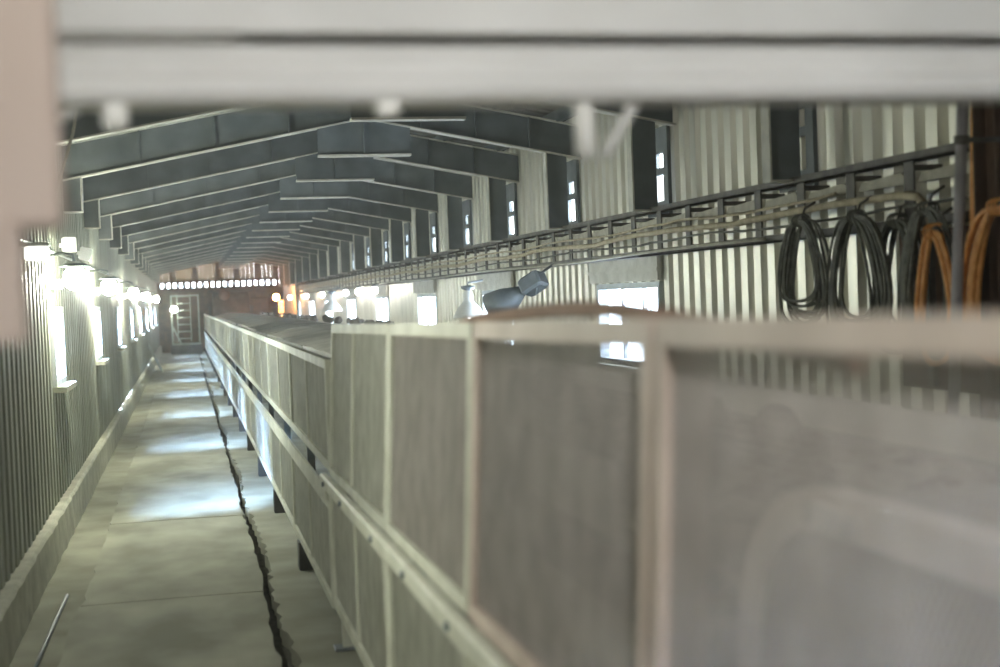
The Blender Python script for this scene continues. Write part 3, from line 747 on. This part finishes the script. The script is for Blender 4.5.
# head pulley machinery
root = empty('head_drum', (1.75, 55.5, 1.7), 'dark round head drum and hood where the conveyor ends', 'machine')
mb = MB(); mb.lathe([(0, -.7), (.62, -.7), (.66, -.66), (.66, .66), (.62, .7), (0, .7)], (0, 0, 0), 'x', 36); mb.build('drum', M['dark'], root)
mb = MB(); mb.lathe([(.1, -.74), (.16, -.74), (.16, -.69), (.1, -.69)], (0, 0, 0), 'x', 20); mb.build('bearing', M['rust'], root)
mb = MB(); mb.box(-.85, -.74, -.12, .12, -1.7, .1); mb.box(.74, .85, -.12, .12, -1.7, .1); mb.box(-.85, .85, -.08, .08, .66, .72); mb.build('stand', M['dark'], root)
MB().lathe([(0, -.02), (.22, -.02), (.22, .02), (0, .02)], (-.25, -.72, .55), 'y', 24).build('disc', M['rust'], root)
root = empty('orange_pipe', (3.48, 52.0, 0), 'orange lit upright pipe carrying the sodium lamp at the end', 'pipe')
mb = MB(); mb.tube([(.0, 0, 0), (.0, 0, 1.95)], .11, 12); mb.build('pipe', M['cable_sand'], root)
MB().lathe([(0, 0), (.16, 0), (.16, .03), (.1, .03)], (0, 0, 0), 'z', 16).build('flange', M['cable_sand'], root)
root = empty('sodium_lamp', (3.27, 51.6, 2.06), 'orange glowing sodium lamp at the far end', 'lamp')
mb = MB(); mb.lathe([(0, .11)] + [(.11 * math.sin(a), .11 * math.cos(a)) for a in [PI * t / 8 for t in range(1, 8)]] + [(0, -.11)], (0, 0, 0), 'z', 14); tag(mb.build('globe', M['sodium'], root), 'orange glowing globe')
mb = MB(); mb.tube([(0, .0, .1), (.1, .2, .12), (.2, .4, -.1)], .02, 8); mb.build('arm', M['dark_metal'], root)
root = empty('control_cabinet', (2.9, 56.6, 0), 'dark rusty cabinet at the end wall behind the sodium lamp', 'cabinet')
MB().cbox(-.4, .4, -.25, .25, .05, 2.1, .02).build('body', M['rust'], root); MB().cbox(-.36, .36, -.27, -.255, .15, 2.0, .004).build('door', M['rust'], root); MB().box(-.4, .4, -.2, .2, 0, .05).build('plinth', M['dark'], root)

# ---------------------------------------------------------------- haze
HAZE = 0.003
if HAZE > 0:
    m = bpy.data.materials.new('dust_haze'); m.use_nodes = True; nt = m.node_tree; nt.nodes.clear()
    out = nt.nodes.new('ShaderNodeOutputMaterial'); vs_ = nt.nodes.new('ShaderNodeVolumeScatter')
    vs_.inputs['Color'].default_value = (.95, .95, .92, 1); vs_.inputs['Density'].default_value = HAZE; vs_.inputs['Anisotropy'].default_value = .55
    nt.links.new(vs_.outputs[0], out.inputs['Volume'])
    mb = MB(); mb.box(XL - .6, XR + .6, YB - .6, YE + .6, -.6, 4.8)
    o = mb.build('dust_haze', m); tag(o, 'thin dust haze filling the gallery', 'haze', kind='stuff')

# ---------------------------------------------------------------- light
w = bpy.data.worlds.new('sky'); S.world = w; w.use_nodes = True
bg = w.node_tree.nodes['Background']; bg.inputs['Color'].default_value = (.78, .88, 1.0, 1); bg.inputs['Strength'].default_value = 24.0
w.cycles.sampling_method = 'MANUAL'; w.cycles.sample_map_resolution = 64
def portal(loc, rot, sx, sy):
    l = bpy.data.lights.new('portal', 'AREA'); l.shape = 'RECTANGLE'; l.size = sx; l.size_y = sy; l.cycles.is_portal = True
    o = bpy.data.objects.new('portal', l); COL.objects.link(o); o.location = loc; o.rotation_euler = rot
for c, wd, a, b in WL: portal((XL - .14, c, (a + b) / 2), (0, R(-90), 0), b - a, 2 * wd)
for c, wd, a, b in WR: portal((XR + .14, c, (a + b) / 2), (0, R(90), 0), b - a, 2 * wd)

sun = bpy.data.lights.new('sun', 'SUN'); sun.energy = 450; sun.angle = R(58); sun.color = (.46, .66, 1.0)
so = bpy.data.objects.new('sun', sun); COL.objects.link(so)
so.rotation_euler = Vector((1.0, 1.8, -1.95)).to_track_quat('-Z', 'Y').to_euler()
# ---------------------------------------------------------------- camera
cam = bpy.data.cameras.new('camera'); co = bpy.data.objects.new('camera', cam); COL.objects.link(co)
cam.sensor_width = 36; cam.lens = 1389 * 36 / 1000; cam.clip_start = .05; cam.clip_end = 300
co.location = (0, 0, 1.85)
co.rotation_euler = (Matrix.Rotation(R(-12.72), 3, 'Z') @ Matrix.Rotation(R(90 - 1.61), 3, 'X') @ Matrix.Rotation(R(-2.2), 3, 'Z')).to_euler()
cam.dof.use_dof = True; cam.dof.focus_distance = 13.6; cam.dof.aperture_fstop = 1.75; cam.dof.aperture_blades = 0
S.camera = co
S.view_settings.view_transform = 'Standard'; S.view_settings.look = 'None'; S.view_settings.gamma = 1; S.view_settings.exposure = 0.42
S.view_settings.use_curve_mapping = False
S.cycles.max_bounces = 10; S.cycles.diffuse_bounces = 6; S.cycles.transparent_max_bounces = 16; S.cycles.volume_bounces = 1
S.cycles.sample_clamp_indirect = 6
